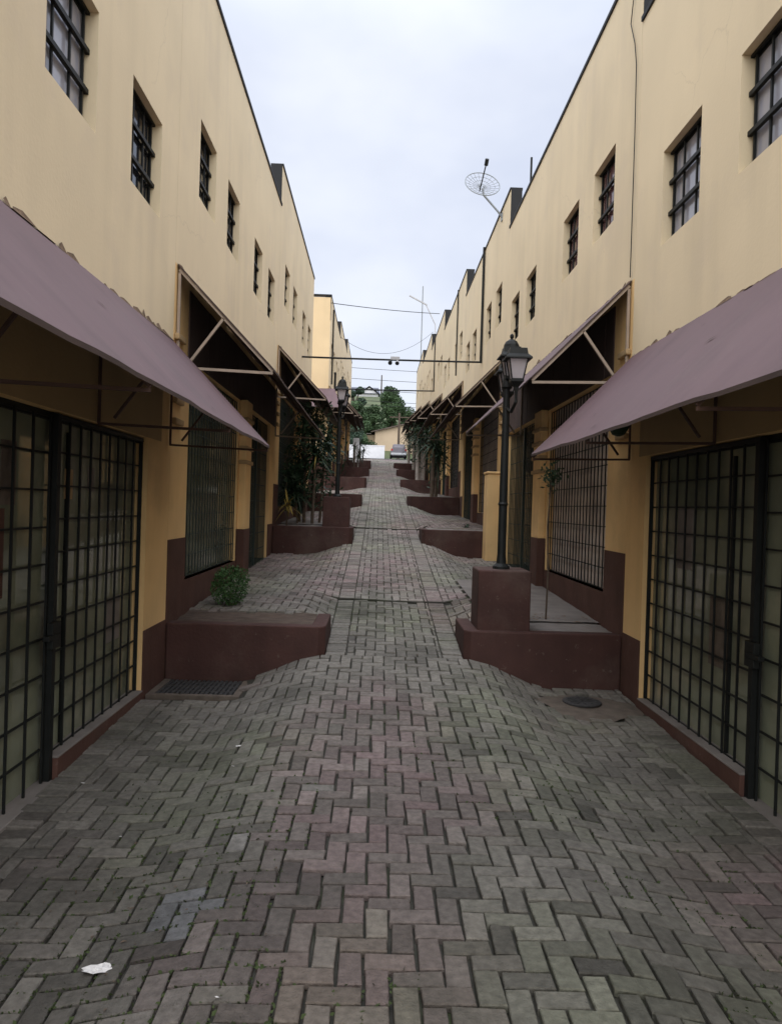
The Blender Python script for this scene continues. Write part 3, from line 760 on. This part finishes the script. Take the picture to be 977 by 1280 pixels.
# sapling
x, y = 1.82, 8.05; z = zs(1, y); root = thing('sapling', (x, y, z), 'thin bare-stemmed sapling with a small tuft of leaves before the barred window', 'sapling')
m = MB(); m.tube([(x, y, z-.03), (x+.012, y+.01, z+.5), (x-.008, y+.02, z+1.0), (x+.02, y+.02, z+1.52)], .011, 6, r2=.006); m.build('stem', BARK, root)
m = MB()
for _ in range(150): m.leaf((x+.02+random.gauss(0, .05), y+random.gauss(0, .05), z+1.52+random.gauss(0, .075)), random.uniform(.03, .07), .5)
m.build('foliage', LEAFD, root)
# dry leaves lying in the lamp bed
m = MB()
for _ in range(46):
    px, py = random.gauss(1.75, .28), random.gauss(8.1, .10); m.quad([(px+random.gauss(0,.02), py+random.gauss(0,.02), zs(1, py)+.012+random.random()*.01) for q in range(4)])
tag(m.build('dry_leaves', MORTAR), 'scatter of dry brown leaves on the lamp planter bed', 'leaves', kind='stuff')

# ------------------------------------------------------------------ small things on the ground and walls
root = thing('drain_grate', (-1.55, 6.9, -.01), 'dark rectangular drain grate set before the planter with the clipped bush', 'drain grate')
m = MB(); m.box(-1.95, -1.15, 6.58, 6.64, -.05, -.006); m.box(-1.21, -1.15, 6.642, 7.18, -.05, -.006); m.box(-1.95, -1.89, 6.642, 7.18, -.05, -.006); m.build('grate_rim', SAND, root)
m = MB()
for i in range(17): m.box(-1.885+.042*i, -1.885+.042*i+.026, 6.65, 7.18, -.04, -.010)
for yy in (6.75, 6.92, 7.08): m.box(-1.885, -1.215, yy, yy+.02, -.03, -.008)
m.build('grate_bars', DRAIN, root)
m = MB(); n = 48; pts = []
for i in range(n):
    t = 2*math.pi*i/n; r = 1+.10*math.sin(3*t+1)+.07*math.sin(7*t)
    pts.append((1.92+.47*r*math.cos(t), 6.62+.38*r*math.sin(t)))
pts = [(min(px, XR-.03), min(py, 7.17)) for px, py in pts]
c0 = (1.92, 6.62)
rings = [1, .66, .33]
for a in range(n):
    b_ = (a+1) % n
    for r0, r1 in ((1, .66), (.66, .33), (.33, .001)):
        q = [(c0[0]+(p[0]-c0[0])*r, c0[1]+(p[1]-c0[1])*r, r) for p, r in ((pts[a], r0), (pts[b_], r0), (pts[b_], r1), (pts[a], r1))]
        m.quad([(X_, Y_, zg(X_, Y_)+(.010 if r < 1 else -.012)+.004*math.sin(9*X_)*math.sin(7*Y_)) for X_, Y_, r in q])
struct(m.build('path_patch', SAND))
m = MB(); zz = zg(1.86, 6.70)+.012; m.lathe([(.17, zz), (.17, zz+.012), (.15, zz+.016), (.02, zz+.018)], 1.86, 6.70, 22)
for a in range(6): t = a*math.pi/6; m.bar((1.86-.13*math.cos(t), 6.70-.13*math.sin(t), zz+.02), (1.86+.13*math.cos(t), 6.70+.13*math.sin(t), zz+.02), .012, .006)
tag(m.build('drain_cover', DRAIN), 'round grey drain cover in sandy mortar before the lamp planter', 'drain cover')
def litter(x, y, s_, label, shape, ht=.012, mt=PAPER, nm='paper_scrap'):
    m = MB(); z = zg(x, y)+.004; n = 14; R_ = 4; rg = {}
    ax = max(abs(a) for a, b, h in shape); ay = max(abs(b) for a, b, h in shape); ro = random.uniform(-.5, .9)
    for k in range(n):
        t = 2*math.pi*k/n; rad = random.uniform(.55, 1.15)
        for r in range(R_+1):
            q = r/R_*rad; a, b = q*ax*math.cos(t), q*ay*.55*math.sin(t)
            rg[k, r] = (x+s_*(a*math.cos(ro)-b*math.sin(ro)), y+s_*(a*math.sin(ro)+b*math.cos(ro)), z+s_*.45*(random.random()*.55 if r else .2))
    for k in range(n):
        for r in range(R_): m.quad([rg[k, r], rg[(k+1) % n, r], rg[(k+1) % n, r+1], rg[k, r+1]])
    tag(m.build(nm, mt), label, 'litter', 'litter on the paving')
litter(-1.0, 2.88, .060, 'torn white paper scrap lying on pavers near the pale patched bricks', [(-.9,-.5,0),(-.1,-.9,0),(.3,-.2,1),(1.1,.9,0),(.6,1.0,1),(.1,.1,0),(-.5,.2,.5)])
litter(-.90, 5.22, .024, 'crumpled white scrap on the pavers below the drain grate', [(-1,-.5,0),(.2,-.8,1),(1,-.1,0),(.6,.7,2),(-.4,.6,.5)])
litter(-.87, 4.86, .010, 'tiny white scrap just downhill of the crumpled one', [(-1,-.5,0),(1,-.3,.5),(.5,.8,1),(-.6,.6,.2)])
litter(-1.76, 4.70, .015, 'small white pellet at the corner of the gate sill', [(-1,-.7,0),(1,-.6,.5),(.9,.8,2),(-.6,.8,1)])
litter(-1.30, 4.02, .009, 'small white fleck on pavers by the gate', [(-1,-.4,0),(1,-.5,.5),(.2,.9,1)])
litter(-.50, 2.62, .008, 'tiny pale crumb on mossy pavers', [(-1,-.4,0),(1,-.5,.5),(.2,.9,1)])
m = MB()
for _ in range(42):
    px, py = random.gauss(-1.12, .34), random.gauss(3.25, .35); z = zg(px, py)+.005; s_ = random.uniform(.006, .016); a = random.random()*6.3
    m.quad([(px+s_*math.cos(a), py+s_*math.sin(a), z), (px-s_*.4*math.sin(a), py+s_*.4*math.cos(a), z+.004), (px-s_*math.cos(a), py-s_*math.sin(a), z+.002), (px+s_*.4*math.sin(a), py-s_*.4*math.cos(a), z+.005)])
tag(m.build('leaf_debris', BARK), 'dark leaf crumbs scattered on the pavers near the torn paper', 'leaves', kind='stuff')
# moss lines in the joints
m = MB()
for _ in range(7000):
    px, py = random.uniform(-1.6, 1.9), 2.0+abs(random.gauss(0, 1.3))
    if fbm(px*1.3, py*1.1, 31)+.12*(px < .2) < .5 or py > 6: continue
    k = round(px/.1)*.1 if random.random() < .5 else None
    if k is not None: px = k+random.gauss(0, .004)
    else: py = round(py/.1)*.1+random.gauss(0, .004)
    m.leaf((px, py, zg(px, py)-.004+random.random()*.005), random.uniform(.010, .026), .7, flat=-1.5 if False else 0)
tag(m.build('moss', MOSS), 'specks of green moss in the paver joints', 'moss', kind='stuff')
# hanging round basket under the first awning
x, y, z = XR-.42, 6.2, 2.44
root = thing('hanging_basket', (x, y, z), 'dark round basket hanging under the mauve awning above the grid gate', 'hanging basket')
m = MB(); m.lathe([(.012,z-.13),(.05,z-.115),(.085,z-.06),(.095,z),(.085,z+.05),(.05,z+.085),(.012,z+.09)], x, y, 12); m.build('basket', LEAFD, root)
m = MB(); m.tube([(x, y, z+.08), (x, y, z+.20)], .004, 5); m.build('hook', IRON, root)
# downpipes and cables on the walls
def pipe(pts, r, label, mt=IRON, nm='downpipe', cat='pipe'):
    m = MB(); m.tube(pts, r, 8); return tag(m.build(nm, mt), label, cat)
x = XR-.02
pipe([(x, 7.27, 3.95), (x, 7.27, 5.3), (x, 7.29, 6.0), (x, 7.36, 6.25), (x, 7.50, 6.52), (x, 7.42, 6.8), (x, 7.36, 7.12)], .005, 'thin black cable looping down the building corner from the roof edge', nm='wall_cable', cat='cable')
pipe([(x-.02, 18.0, 5.16), (x-.02, 18.0, 7.9)], .03, 'dark conduit dropping from the roof to the near steel crossbar')
pipe([(x-.02, 24.0, 5.9), (x-.02, 24.0, 8.6)], .022, 'thin dark conduit one building above the dish building')
pipe([(x-.02, 34.0, 6.95), (x-.02, 34.0, 9.3)], .025, 'thin conduit dropping to the far crossbar')
x = XL+.03
pipe([(x, 29.7, 6.4), (x, 29.7, 9.3)], .03, 'dark conduit at the corner of the ochre-ended building')
pipe([(x, 31.6, 5.9), (x, 31.6, 7.2)], .06, 'short fat dark pipe on the wall above the ochre-ended awning')
def wire(a, b, sag, r, label, cat='cable', nm='overhead_cable', mt=IRON, n=14):
    a, b = Vector(a), Vector(b); m = MB()
    m.tube([a.lerp(b, i/n)-Vector((0, 0, sag*4*(i/n)*(1-i/n))) for i in range(n+1)], r, 6)
    return tag(m.build(nm, mt), label, cat, 'cables and bars over the alley')
wire((XL, 18.7, 5.30), (XR, 18.2, 5.22), .01, .024, 'near steel crossbar spanning the alley with twin floodlights', 'crossbar', 'crossbar')
wire((XL, 34.5, 6.98), (XR, 34.0, 6.94), .01, .03, 'far steel crossbar spanning the alley uphill of the floodlights', 'crossbar', 'crossbar')
wire((XL-.02, 28.5, 9.25), (XR+.1, 33.6, 10.3), .05, .014, 'highest single wire stretched between opposite roof corners')
wire((XL-.1, 36, 9.7), (XR+.1, 37.5, 10.4), .95, .008, 'faint deeply sagging wire under the highest one')
# floodlights
root = thing('floodlight', (.27, 18.45, 5.2), 'pair of round floodlights clamped to the near crossbar', 'floodlight')
m = MB(); m.box(.2, .42, 18.40, 18.50, 5.245, 5.33); m.build('clamp_box', LGREY, root, bevel=.01)
for dx in (-.0, .17):
    m = MB(); m.tube([(.20+dx, 18.45, 5.22), (.19+dx, 18.33, 5.15)], .035, 10, r2=.052); hd = m.build('lamp_head', IRON if dx == 0 else LGREY, root)
    m = MB(); m.tube([(.189+dx, 18.327, 5.1485), (.1885+dx, 18.32, 5.144)], .046, 10); m.build('lens', GLASSD, hd)
# satellite dish of wire mesh
bx, by, bz_ = XR+.02, 15.6, 7.72
root = thing('satellite_dish', (bx, by, bz_), 'see-through mesh satellite dish on a bent arm at the roof edge', 'satellite dish')
m = MB(); m.tube([(bx-.03, by, bz_-.02), (bx-.12, by, bz_+.10), (bx-.42, by, bz_+.42), (bx-.44, by, bz_+.55)], .022, 8)
m.box(bx-.04, bx, by-.06, by+.06, bz_-.10, bz_+.06); m.build('arm', GALV, root)
dc = Vector((bx-.46, by, bz_+.60)); nrm = Vector((.10, -.84, .52)).normalized()
u = nrm.cross(Vector((0,0,1))).normalized(); v = u.cross(nrm)
if v.z < 0: v = -v
m = MB(); R_ = .36
def dp_(r, t): return dc+(u*math.cos(t)+v*math.sin(t))*r+nrm*(r*r*.55-.02)
for r in (.09, .18, .27): m.tube([dp_(r, 2*math.pi*i/28) for i in range(29)], .0045, 4)
m.tube([dp_(R_, 2*math.pi*i/32) for i in range(33)], .011, 5)
for i in range(22): m.tube([dp_(r, 2*math.pi*i/22) for r in (.03, .12, .24, R_)], .004, 4)
m.build('dish_mesh', GALV, root)
m = MB(); m.tube([dp_(.2, -1.2), dc+nrm*.45+v*.12], .014, 6); m.tube([dc+nrm*.40+v*.10, dc+nrm*.52+v*.14], .04, 8); m.build('feed_arm', IRON, root)
def mast(x, y, z, h, r, label, mt=IRON):
    m = MB(); m.tube([(x, y, z), (x, y, z+h)], r, 6); return tag(m.build('antenna_mast', mt), label, 'antenna')
mast(XR+.12, 13.25, 6.9, .95, .02, 'short dark mast standing behind the parapet near the satellite dish')
mast(XR-.0, 47.0, 10.5, 4.9, .035, 'tall thin mast on the upper dish-side roofs', GALV)
# street light on the roofs far up
m = MB(); x, y, z = XR+.3, 38.5, 10.0
root = thing('roof_light', (x, y, z), 'pale floodlight arm leaning out over the alley from the upper roofs', 'light')
m.tube([(x, y, z), (x-.05, y, z+1.0), (x-.55, y, z+2.0)], .03, 6); m.build('arm', LGREY, root)
m = MB(); m.bar((x-.5, y, z+1.98), (x-1.4, y, z+2.42), .09, .06); m.build('light_head', LGREY, root)
# white board far up on the left
x, y = -1.25, 40.6; z = zs(-1, y); root = thing('notice_board', (x, y, z), 'upright white board leaning by the upper shops on the bush side', 'board')
m = MB(); m.box(x-.16, x+.16, y-.02, y+.02, z+.35, z+1.65); m.build('panel', WHITE, root)
m = MB(); m.box(x-.14, x-.10, y-.02, y+.25, z, z+.35); m.box(x+.10, x+.14, y-.02, y+.25, z, z+.35); m.build('foot', WHITE, root)

# ------------------------------------------------------------------ beyond the crest
m = MB(); y = 82; x0, x1 = -9.5, .55
m.box(x0, x1, y, y+.25, zc(y)-.3, zc(y)+1.35); m.box(x0-.03, x1+.03, y-.03, y+.28, zc(y)+1.35, zc(y)+1.43)
tag(m.build('boundary_wall', WHITE, bevel=.02), 'low white boundary wall across the street at the top', 'wall')
def car(cx, cy, label):
    z = zc(cy)+.03; root = thing('parked_car', (cx, cy, z), label, 'car')
    prof = [(-.80,.25),(-.84,.55),(-.80,.88),(-.66,1.05),(-.58,1.42),(.58,1.42),(.66,1.05),(.80,.88),(.84,.55),(.80,.25)]
    m = MB()
    secs = [(-2.05,.86,.72),(-1.9,1.0,.98),(-.6,1,1.0),(1.0,1,1.0),(1.25,1,.78),(2.0,.96,.62)]
    base = 0
    for yy, sx, sz in secs:
        for px, pz in prof:
            zz = pz if pz < .9 else .88+(pz-.88)*max(0, (sz-.62)/.38)
            m.v.append((cx+px*sx, cy+yy, z+zz))
    n = len(prof)
    for k in range(len(secs)-1):
        for j in range(n): m.f.append((k*n+j, k*n+(j+1)%n, (k+1)*n+(j+1)%n, (k+1)*n+j)); m.m.append(0); m.c.append(None)
    m.f.append(tuple(range(n))); m.m.append(0); m.c.append(None); m.f.append(tuple((len(secs)-1)*n+j for j in range(n))[::-1]); m.m.append(0); m.c.append(None)
    m.build('body', CARP, root, bevel=.03)
    m = MB(); m.quad([(cx-.56, cy-1.99, z+1.0), (cx+.56, cy-1.99, z+1.0), (cx+.5, cy-1.93, z+1.33), (cx-.5, cy-1.93, z+1.33)]); m.build('rear_window', GLASSD, root)
    for sx in (-1, 1):
        m = MB(); m.box(cx+sx*.62, cx+sx*.80, cy-2.07, cy-2.0, z+.72, z+.90); m.build('tail_light', REDL, root)
        for yy in (-1.3, 1.3):
            m = MB(); m.tube([(cx+sx*.66, cy+yy, z+.31), (cx+sx*.85, cy+yy, z+.31)], .31, 14); m.build('wheel', RUB, root)
    m = MB(); m.box(cx-.8, cx+.8, cy-2.14, cy-1.98, z+.30, z+.50); m.build('bumper', LGREY, root, bevel=.02)
car(1.98, 80, 'dark silver car parked across the crest beside the white wall')
# beige house with low gable behind
y = 93; z = terr(3, y)-.5; root = thing('gabled_house', (4, y, z), 'beige low-gabled house behind the parked car', 'house')
m = MB(); m.box(-.6, 12, y, y+9, z, z+3.0); m.quad([(-.6,y,z+3.0),(12,y,z+3.0),(5.7,y,z+4.6)]); m.box(-3.6, -.62, y+.8, y+8, z, z+2.6); m.build('wall', BEIGE, root)
m = MB()
for a, b in (((-1.1, z+2.95), (5.7, z+4.72)), ((5.7, z+4.72), (12.5, z+2.95))):
    m.quad([(a[0],y-.4,a[1]),(b[0],y-.4,b[1]),(b[0],y+9.4,b[1]),(a[0],y+9.4,a[1])]); m.quad([(a[0],y-.4,a[1]-.12),(a[0],y+9.4,a[1]-.12),(b[0],y+9.4,b[1]-.12),(b[0],y-.4,b[1]-.12)])
    m.quad([(a[0],y-.4,a[1]),(a[0],y-.4,a[1]-.12),(b[0],y-.4,b[1]-.12),(b[0],y-.4,b[1])])
m.quad([(-4,y+.4,z+2.5),(-.6,y+.4,z+2.75),(-.6,y+8.4,z+3.6),(-4,y+8.4,z+3.2)])
m.build('roof', TILE, root)
# hilltop house
y = 152; z = terr(-4, y)-1.6; root = thing('hilltop_house', (-4, y, z), 'slate-roofed house on top of the hill beside a thin pole', 'house')
m = MB(); m.box(-9, -.6, y, y+8, z, z+2.4); m.quad([(-4.2,y-.05,z+2.4),(-.6,y-.05,z+2.4),(-2.4,y-.05,z+3.7)]); m.build('wall', WHITE, root)
m = MB(); m.quad([(-9.4,y-.5,z+2.4),(-.2,y-.5,z+2.4),(-.6,y+4,z+4.3),(-9.2,y+4,z+4.3)]); m.quad([(-9.4,y+8.5,z+2.4),(-9.2,y+4,z+4.3),(-.6,y+4,z+4.3),(-.2,y+8.5,z+2.4)])
m.quad([(-4.6,y-.6,z+2.35),(-2.4,y-.6,z+3.95),(-2.4,y+3,z+3.95),(-4.6,y+3,z+2.35)]); m.quad([(-.2,y-.6,z+2.35),(-.2,y+3,z+2.35),(-2.4,y+3,z+3.95),(-2.4,y-.6,z+3.95)])
m.build('roof', SLATE, root)
def pole(x, y, h, label, arm=True):
    z = terr(x, y)-.3; root = thing('power_pole', (x, y, z), label, 'power pole', 'power poles')
    m = MB(); m.tube([(x, y, z), (x, y, z+h)], .16, 8, r2=.11); m.build('post', BARK, root)
    if arm: m = MB(); m.bar((x-1.1, y, z+h-.5), (x+1.1, y, z+h-.5), .12); m.build('crossarm', BARK, root)
    return (x, y, z+h-.4)
pole(2.15, 87, 5.6, 'dark power pole standing behind the parked car')
pole(0, 150, 4.6, 'thin pole beside the hilltop house', arm=False)
for (zl, sg, lb) in ((15.6, .45, 'uppermost wire of the street line beyond the crest'), (14.6, .5, 'second wire of the street line beyond the crest'), (13.4, .35, 'third wire of the street line beyond the crest'), (12.5, .5, 'fourth wire of the street line beyond the crest'), (11.9, .3, 'lowest wire of the street line beyond the crest')):
    wire((-18, 74, zl+.4), (20, 76, zl-.3), sg, .022, lb, nm='power_line')['group'] = 'power lines beyond the crest'
# trees
def tree(x, y, h, rx, label, leafm=LEAFT, blobs=16, n=4200, ls=.42, base=.25, squash=1.0):
    z = terr(x, y)-.3; root = thing('broadleaf_tree', (x, y, z), label, 'tree', 'trees on the hillside')
    m = MB(); m.tube([(x, y, z), (x+.1, y, z+h*.35), (x-.1, y+.1, z+h*.75)], h*.03, 7, r2=h*.01)
    C = []
    for i in range(blobs):
        t = base+(.95-base)*random.random()**.9; q = (t-(base+.95)/2)/((.95-base)/2)
        a = random.uniform(0, 6.28); rr = rx*.72*math.sqrt(max(.05, 1-q*q*.9))*random.random()**.5
        c = Vector((x+rr*math.cos(a), y+rr*math.sin(a), z+h*t)); C.append((c, rx*random.uniform(.34, .55)))
        m.tube([(x, y, z+h*max(.1, t-.25)), c], h*.009, 5, r2=h*.003)
    m.build('trunk', BARK, root)
    f = MB()
    for _ in range(int(n*1.5)):
        c, r = random.choice(C); d = Vector((random.gauss(0,1), random.gauss(0,1), random.gauss(0,1))).normalized()*r*(random.random()**.33)
        f.leaf(c+d*Vector((1,1,.8)).length/1.6 if False else c+Vector((d.x, d.y, d.z*.8)), random.uniform(.6, 1.2)*ls, .7)
    f.build('crown', leafm, root)
tree(1.6, 108, 6.6, 1.8, 'rounded green tree on the hill, standing alone behind the beige gable', ls=.3, n=6500, base=.12, blobs=22)
tree(-3.5, 99, 8.6, 1.4, 'tall narrow blue-green tree rising beside the bush-side roofs', leafm=LEAFT2, base=.1, ls=.3, n=5200)
tree(-3.0, 93, 6.2, 1.7, 'broad green tree below the tall narrow one', base=.05, ls=.3, n=6500, blobs=22)
tree(-3.3, 86, 4.3, 2.0, 'low dark tree overhanging the white wall', leafm=LEAFT2, n=5000, base=.08, ls=.26)
tree(-.8, 101, 4.6, 2.0, 'pale green bushy tree between the two tallest trees', leafm=LEAFT, n=5200, base=.05, ls=.28)
tree(3.6, 112, 5.2, 2.0, 'smaller tree half hidden behind the power pole', n=4200, base=.1, ls=.3)
tree(-1.9, 89, 2.6, 1.9, 'low pale shrub spreading just behind the white wall', n=3600, base=.05, ls=.22)
